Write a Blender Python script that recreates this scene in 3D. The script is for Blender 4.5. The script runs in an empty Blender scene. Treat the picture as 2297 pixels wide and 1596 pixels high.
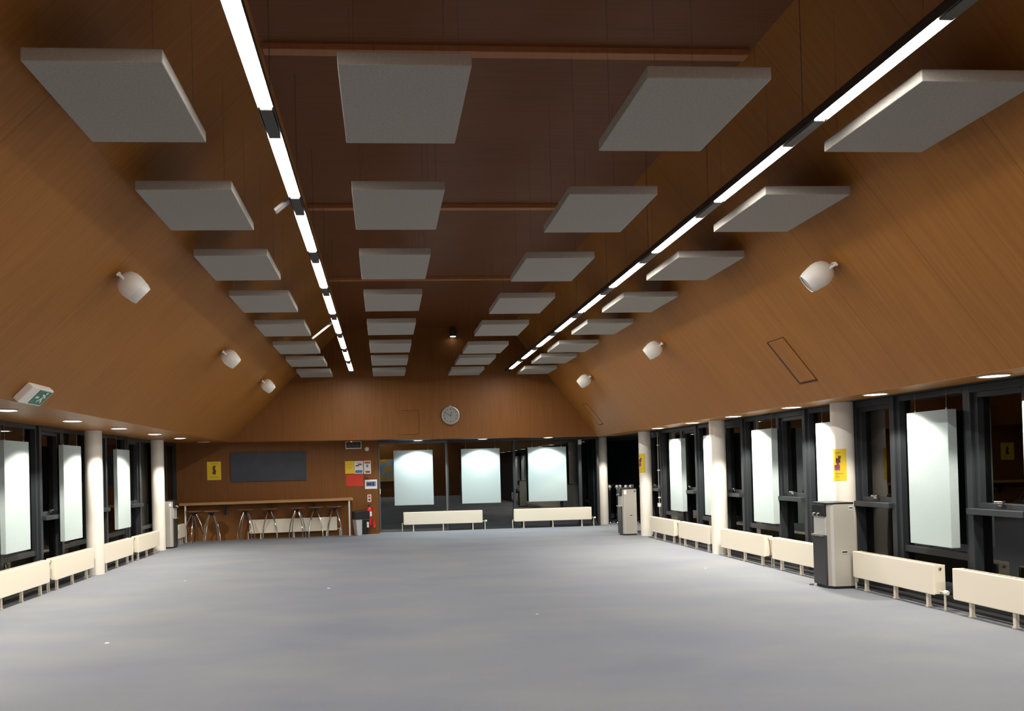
import bpy, bmesh, math, random
from mathutils import Vector, Matrix
random.seed(4)
S = bpy.context.scene
COL = S.collection
PI = math.pi

# ------------------------------------------------------------------ camera
YAW, PITCH, ROLL, FPX = math.radians(4.0), math.radians(0.6), math.radians(1.45), 1700.0
W, H = 2297, 1596
PPX, PPY = 979.39, 1036.19            # principal point (the photo is framed off the lens axis: lens shift)
fwd = Vector((math.sin(YAW) * math.cos(PITCH), math.cos(YAW) * math.cos(PITCH), math.sin(PITCH)))
r0 = Vector((math.cos(YAW), -math.sin(YAW), 0))
u0 = r0.cross(fwd)
up = math.cos(ROLL) * u0 + math.sin(ROLL) * r0
rt = math.cos(ROLL) * r0 - math.sin(ROLL) * u0
cam = bpy.data.cameras.new('camera')
cam.sensor_fit = 'HORIZONTAL'
cam.sensor_width = 36.0
cam.lens = 36.0 * FPX / W
cam.shift_x = (W / 2 - PPX) / W
cam.shift_y = (PPY - H / 2) / W
cam.clip_end = 200
co = bpy.data.objects.new('camera', cam)
COL.objects.link(co)
M3 = Matrix((rt, up, -fwd)).transposed()
co.matrix_world = Matrix.Translation((0, 0, 1.6)) @ M3.to_4x4()
S.camera = co

# ------------------------------------------------------------------ world, exposure, lamp levels
wd = bpy.data.worlds.new('night')
wd.use_nodes = True
wd.node_tree.nodes['Background'].inputs[0].default_value = (0.02, 0.025, 0.04, 1)
wd.node_tree.nodes['Background'].inputs[1].default_value = 0.02
S.world = wd
S.view_settings.view_transform = 'Standard'
S.view_settings.look = 'None'
S.view_settings.exposure = 0.13
S.view_settings.gamma = 1.0
S.view_settings.use_curve_mapping = False
TUBE = 96.0          # emission of the lit diffusers
SPOT = 255.0         # watts of each recessed downlight on the right; the left ones are weaker
SPOT_L = 205.0
SPOT_COL = (1.0, 0.93, 0.80)
SPOT_COOL = (0.90, 1.0, 0.97)

# ------------------------------------------------------------------ materials
def mat(name, col, rough=0.6, metal=0.0, spec=0.5, emit=None, estr=0.0):
    m = bpy.data.materials.new(name)
    m.use_nodes = True
    b = m.node_tree.nodes['Principled BSDF']
    b.inputs['Base Color'].default_value = (*col, 1)
    b.inputs['Roughness'].default_value = rough
    b.inputs['Metallic'].default_value = metal
    b.inputs['Specular IOR Level'].default_value = spec
    if emit:
        b.inputs['Emission Color'].default_value = (*emit, 1)
        b.inputs['Emission Strength'].default_value = estr
    return m

def noise_mat(name, c1, c2, scale, rough=0.6, bump=0.0, detail=4, spec=0.4, lo=0.35, hi=0.65, bscale=None):
    m = mat(name, c1, rough, 0, spec)
    nt = m.node_tree
    b = nt.nodes['Principled BSDF']
    tc = nt.nodes.new('ShaderNodeTexCoord')
    mp = nt.nodes.new('ShaderNodeMapping')
    mp.inputs['Scale'].default_value = scale
    n = nt.nodes.new('ShaderNodeTexNoise')
    n.inputs['Scale'].default_value = 1.0
    n.inputs['Detail'].default_value = detail
    r = nt.nodes.new('ShaderNodeValToRGB')
    r.color_ramp.elements[0].position = lo
    r.color_ramp.elements[1].position = hi
    r.color_ramp.elements[0].color = (*c1, 1)
    r.color_ramp.elements[1].color = (*c2, 1)
    nt.links.new(tc.outputs['Object'], mp.inputs[0])
    nt.links.new(mp.outputs[0], n.inputs['Vector'])
    nt.links.new(n.outputs['Fac'], r.inputs[0])
    nt.links.new(r.outputs[0], b.inputs['Base Color'])
    if bump:
        bn = nt.nodes.new('ShaderNodeBump')
        bn.inputs['Strength'].default_value = bump
        bn.inputs['Distance'].default_value = 0.004
        n2 = nt.nodes.new('ShaderNodeTexNoise')
        n2.inputs['Scale'].default_value = bscale or 300
        nt.links.new(tc.outputs['Object'], n2.inputs['Vector'])
        nt.links.new(n2.outputs['Fac'], bn.inputs['Height'])
        nt.links.new(bn.outputs[0], b.inputs['Normal'])
    return m

def wood_mat(name, dark, light, scale, seam_axis, seam, spec=0.25, rough=0.5):
    """brown veneer: fine grain stretched along the boards, broad tone drift, thin joints every `seam` metres"""
    m = mat(name, light, rough, 0, spec)
    nt = m.node_tree
    b = nt.nodes['Principled BSDF']
    tc = nt.nodes.new('ShaderNodeTexCoord')
    mp = nt.nodes.new('ShaderNodeMapping'); mp.inputs['Scale'].default_value = scale
    n1 = nt.nodes.new('ShaderNodeTexNoise'); n1.inputs['Scale'].default_value = 1.0; n1.inputs['Detail'].default_value = 5
    n2 = nt.nodes.new('ShaderNodeTexNoise'); n2.inputs['Scale'].default_value = 0.7; n2.inputs['Detail'].default_value = 2
    ad = nt.nodes.new('ShaderNodeMath'); ad.operation = 'MULTIPLY_ADD'; ad.inputs[1].default_value = 0.6; 
    ml = nt.nodes.new('ShaderNodeMath'); ml.operation = 'MULTIPLY'; ml.inputs[1].default_value = 0.4
    r = nt.nodes.new('ShaderNodeValToRGB')
    r.color_ramp.elements[0].position = 0.3; r.color_ramp.elements[1].position = 0.7
    r.color_ramp.elements[0].color = (*dark, 1); r.color_ramp.elements[1].color = (*light, 1)
    nt.links.new(tc.outputs['Object'], mp.inputs[0])
    nt.links.new(mp.outputs[0], n1.inputs['Vector'])
    nt.links.new(tc.outputs['Object'], n2.inputs['Vector'])
    nt.links.new(n2.outputs['Fac'], ml.inputs[0])
    nt.links.new(n1.outputs['Fac'], ad.inputs[0]); nt.links.new(ml.outputs[0], ad.inputs[2])
    nt.links.new(ad.outputs[0], r.inputs[0])
    # joints
    sp = nt.nodes.new('ShaderNodeSeparateXYZ'); nt.links.new(tc.outputs['Object'], sp.inputs[0])
    dv = nt.nodes.new('ShaderNodeMath'); dv.operation = 'DIVIDE'; dv.inputs[1].default_value = seam
    nt.links.new(sp.outputs[seam_axis], dv.inputs[0])
    fr = nt.nodes.new('ShaderNodeMath'); fr.operation = 'FRACT'; nt.links.new(dv.outputs[0], fr.inputs[0])
    lt = nt.nodes.new('ShaderNodeMath'); lt.operation = 'LESS_THAN'; lt.inputs[1].default_value = 0.006 / seam
    nt.links.new(fr.outputs[0], lt.inputs[0])
    mx = nt.nodes.new('ShaderNodeMix'); mx.data_type = 'RGBA'
    nt.links.new(lt.outputs[0], mx.inputs['Factor'])
    nt.links.new(r.outputs[0], mx.inputs['A'])
    mx.inputs['B'].default_value = (*[c * 0.72 for c in dark], 1)
    nt.links.new(mx.outputs['Result'], b.inputs['Base Color'])
    return m

def glass_mat(name):
    m = bpy.data.materials.new(name)
    m.use_nodes = True
    nt = m.node_tree
    nt.nodes.clear()
    out = nt.nodes.new('ShaderNodeOutputMaterial')
    fr = nt.nodes.new('ShaderNodeFresnel'); fr.inputs[0].default_value = 1.8
    tr = nt.nodes.new('ShaderNodeBsdfTransparent'); tr.inputs[0].default_value = (0.78, 0.82, 0.8, 1)
    gl = nt.nodes.new('ShaderNodeBsdfGlossy'); gl.inputs['Roughness'].default_value = 0.0
    mx = nt.nodes.new('ShaderNodeMixShader')
    nt.links.new(fr.outputs[0], mx.inputs[0])
    nt.links.new(tr.outputs[0], mx.inputs[1]); nt.links.new(gl.outputs[0], mx.inputs[2])
    nt.links.new(mx.outputs[0], out.inputs[0])
    return m

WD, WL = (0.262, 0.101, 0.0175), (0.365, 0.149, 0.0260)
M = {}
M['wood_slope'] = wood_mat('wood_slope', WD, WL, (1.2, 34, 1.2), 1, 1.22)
M['wood_end_shaded'] = wood_mat('wood_end_shaded', (0.160, 0.059, 0.0115), (0.225, 0.088, 0.0175), (34, 34, 1.2), 0, 1.22)  # veneer darkened: shade on the gable and recess is put into the colour
M['wood_flat_shaded'] = wood_mat('wood_flat_shaded', (0.132, 0.043, 0.0115), (0.180, 0.062, 0.0165), (1.2, 34, 1.2), 1, 1.22)  # slope veneer made darker and redder to carry the unlit ceiling's shade
M['batten'] = wood_mat('batten_wood_lit', (0.36, 0.155, 0.07), (0.42, 0.19, 0.085), (30, 1.2, 1.2), 0, 9.0)  # ceiling wood lightened, light on the batten faces painted in
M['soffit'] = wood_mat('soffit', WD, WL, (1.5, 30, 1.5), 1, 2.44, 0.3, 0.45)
M['carpet'] = noise_mat('carpet', (0.182, 0.194, 0.233), (0.222, 0.231, 0.246), (0.6, 1.1, 1), 0.95, 0.6, 5, 0.1, 0.3, 0.7, 260)
M['cream'] = mat('cream_enamel', (0.86, 0.79, 0.65), 0.4)
M['cream_dark'] = mat('cream_grille', (0.55, 0.49, 0.38), 0.5)
M['column'] = noise_mat('column_paint', (0.80, 0.76, 0.68), (0.84, 0.80, 0.73), (3, 3, 3), 0.55)
M['frame'] = mat('window_frame', (0.030, 0.034, 0.040), 0.38)
M['frame_soffit'] = mat('frame_head', (0.018, 0.018, 0.020), 0.5)
M['glass'] = glass_mat('window_glass')
M['panel_blue'] = noise_mat('pale_fabric', (0.43, 0.51, 0.515), (0.465, 0.545, 0.545), (60, 60, 60), 0.9, 0.2, 3, 0.1)
M['panel_grey'] = noise_mat('grey_fabric', (0.345, 0.32, 0.285), (0.385, 0.36, 0.32), (60, 60, 60), 0.9, 0.2, 3, 0.1)
M['stay_grey'] = mat('grey_stay', (0.30, 0.27, 0.25), 0.5)
M['wire'] = mat('steel_wire', (0.22, 0.19, 0.17), 0.4, 0.6)
M['black'] = mat('black_plastic', (0.012, 0.012, 0.014), 0.35)
M['housing'] = mat('dark_housing', (0.05, 0.048, 0.045), 0.4, 0.3)
M['chrome'] = mat('chrome', (0.75, 0.74, 0.72), 0.12, 1.0)
M['ball_steel'] = mat('satin_chrome', (0.85, 0.84, 0.82), 0.3, 0.75)
M['steel'] = mat('brushed_steel', (0.42, 0.41, 0.39), 0.35, 0.8)
M['white'] = mat('white_plastic', (0.78, 0.76, 0.72), 0.4)
M['offwhite'] = mat('offwhite_plastic', (0.78, 0.73, 0.66), 0.45)
M['silver'] = mat('silver_grey_paint', (0.40, 0.38, 0.34), 0.4, 0.1)
M['silver_light'] = mat('light_silver_paint', (0.52, 0.51, 0.48), 0.4, 0.1)
M['charcoal'] = mat('charcoal_plastic', (0.035, 0.035, 0.037), 0.35)
M['yellow'] = noise_mat('yellow_paper', (0.78, 0.55, 0.02), (0.80, 0.58, 0.03), (5, 5, 5), 0.7)
M['red'] = mat('red_paper', (0.62, 0.045, 0.02), 0.7)
M['red_metal'] = mat('red_enamel', (0.55, 0.02, 0.015), 0.25)
M['paper'] = mat('white_paper', (0.82, 0.80, 0.78), 0.7)
M['ink'] = mat('dark_ink', (0.06, 0.06, 0.09), 0.7)
M['ink_brown'] = mat('brown_ink', (0.13, 0.045, 0.02), 0.7)
M['ink_purple'] = mat('purple_ink', (0.22, 0.12, 0.42), 0.7)
M['ink_magenta'] = mat('magenta_ink', (0.33, 0.05, 0.13), 0.7)
M['ink_blue'] = mat('blue_ink', (0.12, 0.18, 0.36), 0.7)
M['ink_red'] = mat('red_ink', (0.62, 0.08, 0.05), 0.7)
M['ochre'] = mat('ochre_ink', (0.52, 0.34, 0.02), 0.7)
M['board'] = noise_mat('slate_board', (0.038, 0.045, 0.058), (0.048, 0.055, 0.070), (3, 3, 3), 0.6)
M['counter'] = wood_mat('counter_top', (0.42, 0.23, 0.09), (0.52, 0.31, 0.13), (3, 40, 40), 0, 9.0)
M['seat'] = noise_mat('stool_seat', (0.20, 0.085, 0.03), (0.27, 0.12, 0.045), (5, 40, 5), 0.4)
M['green'] = mat('sign_green', (0.012, 0.16, 0.10), 0.4)
M['bin_white'] = mat('bin_plastic', (0.60, 0.60, 0.62), 0.4)
M['velvet'] = mat('blue_velvet', (0.01, 0.02, 0.20), 0.8)
M['dial'] = mat('clock_dial_shaded', (0.25, 0.25, 0.225), 0.5)  # white dial, its shade on the gable mixed into the base colour
M['tube'] = mat('lit_diffuser', (0.9, 0.9, 0.9), 0.5, 0, 0.5, (1.0, 0.965, 0.90), TUBE)
M['lamp'] = mat('lit_lamp', (0.9, 0.9, 0.9), 0.5, 0, 0.5, (1.0, 0.95, 0.85), 14.0)
M['lamp_dim'] = mat('lit_lamp_small', (0.9, 0.9, 0.9), 0.5, 0, 0.5, (1.0, 0.97, 0.93), 6.0)
M['led'] = mat('red_led', (0.8, 0.05, 0.03), 0.4, 0, 0.5, (1.0, 0.08, 0.05), 3.0)
M['dark_gap'] = mat('shadow_gap', (0.055, 0.020, 0.007), 0.8)
M['ground'] = noise_mat('dark_paving', (0.05, 0.05, 0.045), (0.08, 0.08, 0.07), (2, 2, 2), 0.9)

# ------------------------------------------------------------------ mesh helpers
def box(bm, x0, x1, y0, y1, z0, z1):
    v = [bm.verts.new((x, y, z)) for x in (x0, x1) for y in (y0, y1) for z in (z0, z1)]
    for f in ((0, 1, 3, 2), (4, 6, 7, 5), (0, 4, 5, 1), (2, 3, 7, 6), (0, 2, 6, 4), (1, 5, 7, 3)):
        bm.faces.new([v[i] for i in f])
    return bm

def nb():
    return bmesh.new()

def bx(*a):
    return box(nb(), *a)

def prism(pts, z0, z1, axis='Z', bm=None):
    """extrude a closed outline (counter-clockwise pairs) between two heights along an axis"""
    bm = bm or nb()
    def p(a, b, c):
        return {'Z': (a, b, c), 'Y': (a, c, b), 'X': (c, a, b)}[axis]
    lo = [bm.verts.new(p(a, b, z0)) for a, b in pts]
    hi = [bm.verts.new(p(a, b, z1)) for a, b in pts]
    n = len(pts)
    for i in range(n):
        bm.faces.new((lo[i], lo[(i + 1) % n], hi[(i + 1) % n], hi[i]))
    bm.faces.new(lo[::-1]); bm.faces.new(hi)
    bmesh.ops.recalc_face_normals(bm, faces=bm.faces)
    return bm

def lathe(prof, n=24, bm=None, cap=True):
    """turn (radius, height) pairs about Z"""
    bm = bm or nb()
    rings = []
    for r, z in prof:
        rings.append([bm.verts.new((r * math.cos(2 * PI * i / n), r * math.sin(2 * PI * i / n), z)) for i in range(n)])
    for a, b in zip(rings, rings[1:]):
        for i in range(n):
            bm.faces.new((a[i], a[(i + 1) % n], b[(i + 1) % n], b[i]))
    if cap:
        bm.faces.new(rings[0][::-1]); bm.faces.new(rings[-1])
    bmesh.ops.recalc_face_normals(bm, faces=bm.faces)
    return bm

def tube(pts, r, n=8, bm=None):
    """a round bar along a path; r may be one radius or one per point"""
    bm = bm or nb()
    pts = [Vector(p) for p in pts]
    rs = r if isinstance(r, (list, tuple)) else [r] * len(pts)
    rings = []
    side = None
    for i, p in enumerate(pts):
        d = (pts[min(i + 1, len(pts) - 1)] - pts[max(i - 1, 0)]).normalized()
        if side is None:
            side = d.cross(Vector((0, 0, 1)) if abs(d.z) < 0.9 else Vector((1, 0, 0))).normalized()
        side = (side - d * side.dot(d)).normalized()
        b = d.cross(side)
        rings.append([bm.verts.new(p + rs[i] * (math.cos(2 * PI * k / n) * side + math.sin(2 * PI * k / n) * b)) for k in range(n)])
    for a, b in zip(rings, rings[1:]):
        for k in range(n):
            bm.faces.new((a[k], a[(k + 1) % n], b[(k + 1) % n], b[k]))
    bm.faces.new(rings[0][::-1]); bm.faces.new(rings[-1])
    bmesh.ops.recalc_face_normals(bm, faces=bm.faces)
    return bm

def xf(bm, m):
    bm.transform(m)
    return bm

def obj(name, bm, m, parent=None, bevel=0.0, smooth=False, loc=None, rot=None):
    me = bpy.data.meshes.new(name)
    bmesh.ops.recalc_face_normals(bm, faces=bm.faces)
    bm.to_mesh(me); bm.free()
    me.materials.append(M[m] if isinstance(m, str) else m)
    o = bpy.data.objects.new(name, me)
    COL.objects.link(o)
    if parent:
        o.parent = parent
    if loc:
        o.location = loc
    if rot:
        o.rotation_euler = rot
    if smooth:
        for p in me.polygons:
            p.use_smooth = True
        es = o.modifiers.new('edges', 'EDGE_SPLIT'); es.split_angle = math.radians(40)
    if bevel:
        b = o.modifiers.new('bevel', 'BEVEL'); b.width = bevel; b.segments = 2; b.limit_method = 'ANGLE'
    return o

def tag(o, label, cat, group=None):
    o['label'] = label; o['category'] = cat
    if group:
        o['group'] = group
    return o

def thing(name, label, cat, loc=(0, 0, 0), rz=0.0, group=None, mat4=None):
    o = bpy.data.objects.new(name, None)
    o.empty_display_size = 0.1
    COL.objects.link(o)
    if mat4 is not None:
        o.matrix_world = mat4
    else:
        o.location = loc; o.rotation_euler = (0, 0, rz)
    return tag(o, label, cat, group)

def struct(name, bm, m, parent=None, **k):
    o = obj(name, bm, m, parent, **k)
    if parent is None:
        o['kind'] = 'structure'
    return o

def sgroup(name, loc=(0, 0, 0)):
    o = bpy.data.objects.new(name, None)
    COL.objects.link(o); o.location = loc; o['kind'] = 'structure'
    return o

def dup(root, loc, rz, label, group=None, mat4=None):
    r = root.copy(); COL.objects.link(r)
    if mat4 is not None:
        r.matrix_world = mat4
    else:
        r.location = loc; r.rotation_euler = (0, 0, rz)
    r['label'] = label
    if group:
        r['group'] = group
    for ch in list(root.children):
        c = ch.copy(); COL.objects.link(c); c.parent = r
        for g in list(ch.children):
            d = g.copy(); COL.objects.link(d); d.parent = c
    return r

def quad(bm, a, b, c, d):
    vs = [bm.verts.new(p) for p in (a, b, c, d)]
    bm.faces.new(vs)
    return bm

def slab(pts, off):
    """a flat plate from 4+ corner points, thickened by vector off"""
    bm = nb()
    off = Vector(off)
    lo = [bm.verts.new(Vector(p)) for p in pts]
    hi = [bm.verts.new(Vector(p) + off) for p in pts]
    n = len(pts)
    bm.faces.new(lo[::-1]); bm.faces.new(hi)
    for i in range(n):
        bm.faces.new((lo[i], lo[(i + 1) % n], hi[(i + 1) % n], hi[i]))
    bmesh.ops.recalc_face_normals(bm, faces=bm.faces)
    return bm

def frame_matrix(origin, xaxis, zaxis):
    z = Vector(zaxis).normalized(); x = Vector(xaxis).normalized()
    y = z.cross(x).normalized(); x = y.cross(z)
    m = Matrix((x, y, z)).transposed().to_4x4()
    m.translation = Vector(origin)
    return m

# ------------------------------------------------------------------ the room
YR = -6.2                                   # rear wall behind the camera
LX, LZ = -3.68, 2.39                        # foot of the left slope
RX, RZ = 5.37, 2.33                         # foot of the right slope
CL, CR, CZ = -0.92, 3.20, 5.10              # flat ceiling edges and height
GLX, GRX = -5.10, 6.15                      # window planes left and right
def gy(x):                                  # end gable above the soffit
    return 18.60 + 0.02 * x
def wy(x):                                  # wood wall under the gable, left part
    return 19.467 + 0.133 * x
def lz(x):
    return LZ + (CZ - LZ) / (CL - LX) * (x - LX)
def rz_(x):
    return RZ + (CZ - RZ) / (CR - RX) * (x - RX)
nL = Vector((CZ - LZ, 0, -(CL - LX))).normalized()      # into the room
nR = Vector((-(CZ - RZ), 0, CR - RX)).normalized()
uL = Vector((CL - LX, 0, CZ - LZ)).normalized()         # up the slope
uR = Vector((CR - RX, 0, CZ - RZ)).normalized()

struct('floor', bx(-9, 9.5, YR - 0.3, 22.5, -0.12, 0.0), 'carpet')
T = 0.08
struct('ceiling', bx(CL - 0.02, CR + 0.02, YR, gy(CR) + 0.2, CZ, CZ + T), 'wood_flat_shaded')
struct('wall_left', slab([(LX, YR, LZ), (CL, YR, CZ), (CL, gy(CL) + .1, CZ), (LX, gy(LX) + .1, LZ)], -nL * T), 'wood_slope')
struct('wall_right', slab([(RX, YR, RZ), (CR, YR, CZ), (CR, gy(CR) + .1, CZ), (RX, gy(RX) + .1, RZ)], -nR * T), 'wood_slope')
struct('wall_back', slab([(LX - .0, gy(LX), LZ), (RX, gy(RX), RZ), (CR, gy(CR), CZ), (CL, gy(CL), CZ)], (0, T, 0)), 'wood_end_shaded')
# soffits under the slopes and behind the gable
struct('trim_1', slab([(GLX - .25, YR, LZ), (LX + .004, YR, LZ), (LX + .004, gy(LX) + .08, LZ), (GLX - .25, gy(LX) + .08, LZ)], (0, 0, T)), 'soffit')
struct('trim_2', slab([(RX - .004, YR, RZ), (5.86, YR, RZ), (5.86, gy(RX) + .08, RZ), (RX - .004, gy(RX) + .08, RZ)], (0, 0, T)), 'soffit')
struct('trim_3', slab([(5.86, YR, RZ + .002), (GRX + .25, YR, RZ + .002), (GRX + .25, 18.3, RZ + .002), (5.86, 18.3, RZ + .002)], (0, 0, T)), 'frame_soffit')
struct('trim_4', slab([(GLX - .25, gy(LX) + .08, LZ), (-0.13, gy(-.13) + .08, 2.37), (-0.13, 20.4, 2.37), (GLX - .25, 20.4, LZ)], (0, 0, T)), 'soffit')
struct('trim_5', slab([(-0.13, gy(-.13) + .08, 2.36), (7.9, gy(7.9) + .08, 2.36), (7.9, 21.9, 2.36), (-0.13, 21.9, 2.36)], (0, 0, T)), 'frame_soffit')
# ceiling battens across the flat ceiling, one per structural bay
for k, y in enumerate((2.47, 6.19, 9.93, 13.68)):
    struct('trim_%d' % (6 + k), bx(CL + .02, CR - .02, y, y + 0.10, CZ - 0.05, CZ + .01), 'batten', bevel=.006)
struct('wall_rear', bx(-5.6, 6.7, YR - .1, YR, 0, 5.3), 'wood_end_shaded')
# recess wall behind the counter
xa, xb = GLX - .15, -0.15
struct('wall_back_left', slab([(xa, wy(xa), 0), (xb, wy(xb), 0), (xb, wy(xb), 2.40), (xa, wy(xa), 2.40)], (0, .12, 0)), 'wood_end_shaded')
struct('wall_back_return', bx(xb - .1, xb, wy(xb) + .02, 19.98, 0, 2.38), 'wood_end_shaded')
# outer dark cladding around the lobby corner and the parts of the window walls behind the camera
struct('wall_right_rear', bx(GRX, GRX + .12, YR, 4.3, 0, 2.4), 'frame')
struct('wall_left_rear', bx(GLX - .12, GLX, YR, 8.0, 0, 2.45), 'frame')
struct('wall_right_return', bx(GRX - .02, 7.7, 17.62, 17.72, 0, 2.4), 'frame')
struct('baseboard_right', bx(5.93, GRX + .05, YR, 17.6, 0.0, 0.03), 'frame_soffit')
struct('baseboard_left', bx(GLX - .05, -4.93, YR, 18.7, 0.0, 0.03), 'frame_soffit')

# ---- windows
def sided(side, x0, x1, *r):
    """boxes described by depth towards the room: x grows into the room"""
    X = GRX if side > 0 else GLX
    a, b = X - side * x0, X - side * x1
    return bx(min(a, b), max(a, b), *r)

nwin = [0]
def win_name():
    nwin[0] += 1
    return 'window_%d' % nwin[0]

def frame_ring(side, y0, y1, z0, z1, w, d0, d1):
    bm = nb()
    X = GRX if side > 0 else GLX
    a, b = sorted((X - side * d0, X - side * d1))
    box(bm, a, b, y0, y0 + w, z0, z1); box(bm, a, b, y1 - w, y1, z0, z1)
    box(bm, a, b, y0 + w, y1 - w, z0, z0 + w); box(bm, a, b, y0 + w, y1 - w, z1 - w, z1)
    return bm

def vent_window(side, yc, hw=0.40, top=2.33):
    g = sgroup(win_name())
    y0, y1 = yc - hw, yc + hw
    obj('frame', frame_ring(side, y0, y1, 0.03, top, 0.075, -.06, .11), 'frame', g, bevel=.004)
    obj('sill', sided(side, -.05, .17, y0 + .05, y1 - .05, 1.00, 1.065), 'frame', g, bevel=.006)
    s = obj('sash', frame_ring(side, y0 + .075, y1 - .075, 1.065, top - .075, 0.055, -.03, .075), 'frame', g, bevel=.004)
    hb = nb()
    X = GRX if side > 0 else GLX
    sx = -side
    box(hb, *sorted((X + sx * .075, X + sx * .10)), yc - .03, yc + .03, 1.095, 1.125)
    box(hb, *sorted((X + sx * .09, X + sx * .135)), yc - .075, yc + .035, 1.125, 1.15)
    obj('handle', hb, 'chrome', s, bevel=.008)
    obj('pane', sided(side, 0, .008, y0 + .13, y1 - .13, 1.12, top - .13), 'glass', g)
    obj('pane', sided(side, 0, .008, y0 + .075, y1 - .075, 0.105, 1.00), 'glass', g)

def fixed_window(side, y0, y1, top=2.33):
    g = sgroup(win_name())
    obj('frame', frame_ring(side, y0, y1, 0.03, top, 0.06, -.06, .08), 'frame', g, bevel=.004)
    obj('rail', sided(side, -.05, .06, y0 + .06, y1 - .06, 0.50, 0.575), 'frame', g, bevel=.004)
    obj('pane', sided(side, 0, .008, y0 + .06, y1 - .06, 0.575, top - .06), 'glass', g)
    obj('pane', sided(side, 0, .008, y0 + .06, y1 - .06, 0.09, 0.50), 'glass', g)

RV = [5.18, 7.08, 8.98, 10.88, 12.78, 14.68, 16.58]
LV = [9.9, 11.8, 13.7, 15.6, 17.5]
for i, c in enumerate(RV):
    vent_window(1, c, top=RZ)
    if i + 1 < len(RV):
        fixed_window(1, c + .40, RV[i + 1] - .40, RZ)
fixed_window(1, 16.98, 17.62, RZ)
fixed_window(-1, 8.0, 9.5, LZ)
for i, c in enumerate(LV):
    vent_window(-1, c, top=LZ)
    if i + 1 < len(LV):
        fixed_window(-1, c + .40, LV[i + 1] - .40, LZ)
fixed_window(-1, 17.9, 18.85, LZ)

def back_window(x0, x1, y, top=2.36, sill=0.03, mat_='frame', w0=.03, w1=.03):
    g = sgroup(win_name())
    bm = nb()
    box(bm, x0, x0 + w0, y - .06, y + .06, 0, top); box(bm, x1 - w1, x1, y - .06, y + .06, 0, top)
    box(bm, x0 + w0, x1 - w1, y - .06, y + .06, 0, .05); box(bm, x0 + w0, x1 - w1, y - .06, y + .06, top - .05, top)
    obj('frame', bm, mat_, g, bevel=.004)
    obj('pane', bx(x0 + w0, x1 - w1, y, y + .008, .05, top - .05), 'glass', g)
    return g
M['mullion'] = mat('grey_mullion', (0.16, 0.16, 0.165), 0.35, 0.4)
YB = 19.90
d1 = sgroup('door_1')
bm = nb()
box(bm, -.15, -.10, YB - .05, YB + .05, 0, 2.36); box(bm, 1.62, 1.665, YB - .05, YB + .05, 0, 2.36)
box(bm, -.10, 1.62, YB - .05, YB + .05, 2.30, 2.36); box(bm, -.10, 1.62, YB - .05, YB + .05, 0, .06)
obj('frame', bm, 'mullion', d1, bevel=.004)
obj('pane', bx(-.10, 1.62, YB, YB + .008, .06, 2.30), 'glass', d1)
obj('handle', tube([(-.11, YB - .06, 1.0), (-.11, YB - .12, 1.0), (-.11, YB - .12, 1.12), (-.11, YB - .06, 1.12)], .014), 'white', d1, smooth=True)
back_window(1.665, 3.44, YB)
back_window(3.44, 5.22, YB, w1=.05)
back_window(5.22, 5.72, YB, w1=.06)
back_window(5.98, 7.70, 21.2)
back_window(5.74, 5.98, 20.55)
struct('wall_lobby', bx(7.7, 7.82, 17.7, 21.3, 0, 2.4), 'frame')
# a strip of dark paving outside the windows
struct('ground', bx(-16, 17, YR - 8, 34, -0.20, -0.125), 'ground')

# ---- columns
def column(x, y, z, label):
    o = obj('column', lathe([(.135, 0), (.135, z)], 40), 'column', smooth=True, loc=(x, y, 0))
    o['kind'] = 'structure'
    tag(o, label, 'column', 'round white columns')
    return o
column(5.93, 9.42, RZ + .03, 'round white column right behind the big near water cooler')
column(5.84, 12.90, RZ + .03, 'round white column between two radiators with no poster, right wall')
column(5.86, 16.66, RZ + .03, 'round white column with a half-seen yellow poster, behind the far cooler')
column(5.93, 20.25, 2.38, 'farthest round white column at the corner of the end windows')
column(-4.82, 13.00, LZ + .03, 'round white column nearest the camera on the left window wall')
column(-4.90, 16.85, LZ + .03, 'round white column beside the cream cooler near the stools')

# ------------------------------------------------------------------ lighting
def spot(parent, loc, watts, col, ang=124, blend=.30):
    l = bpy.data.lights.new('lamp_light', 'SPOT')
    l.energy = watts; l.color = col; l.spot_size = math.radians(ang); l.spot_blend = blend
    l.shadow_soft_size = 0.05
    o = bpy.data.objects.new('lamp_light', l)
    COL.objects.link(o); o.parent = parent; o.location = loc
    return o

def downlight(x, y, z, label, watts=SPOT, col=SPOT_COL, lit=True):
    t = thing('downlight', label, 'downlight', (x, y, z), 0, 'recessed soffit downlights')
    obj('trim_ring', lathe([(.132, 0.0), (.135, -.010), (.116, -.012), (.112, -.002)], 28, cap=False), 'white', t, smooth=True)
    obj('lamp', lathe([(.110, -.004), (.070, -.012), (.004, -.014)], 28), 'lamp' if lit else 'white', t, smooth=True)
    if lit:
        spot(t, (0, 0, -.03), watts, col)
ORD = ['nearest', 'second nearest', 'third nearest', 'fourth nearest', 'fifth nearest', 'sixth nearest', 'seventh nearest', 'farthest']
for k, y in enumerate((4.75, 6.51, 8.18, 9.95, 11.67, 13.28, 15.0)):
    downlight(5.555, y, RZ, 'round recessed downlight in the right soffit, ' + (ORD[k - 1] + ' in view' if k else 'just out of view'), SPOT * (.5 if k < 3 else 1.0))
downlight(5.75, 19.02, 2.36, 'round recessed downlight over the lobby corner beside the farthest column', SPOT * .8)
for k, y in enumerate((5.15, 6.97, 8.78, 10.6, 12.42, 14.3, 16.05)):
    downlight(-4.20, y, LZ, 'round recessed downlight in the left soffit, ' + (ORD[k - 2] + ' in view' if k > 1 else 'out of view number %s' % ('one', 'two')[k]), SPOT_L)
downlight(-4.20, 18.1, LZ - .001, 'round unlit downlight in the left soffit above the counter corner', lit=False)
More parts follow.
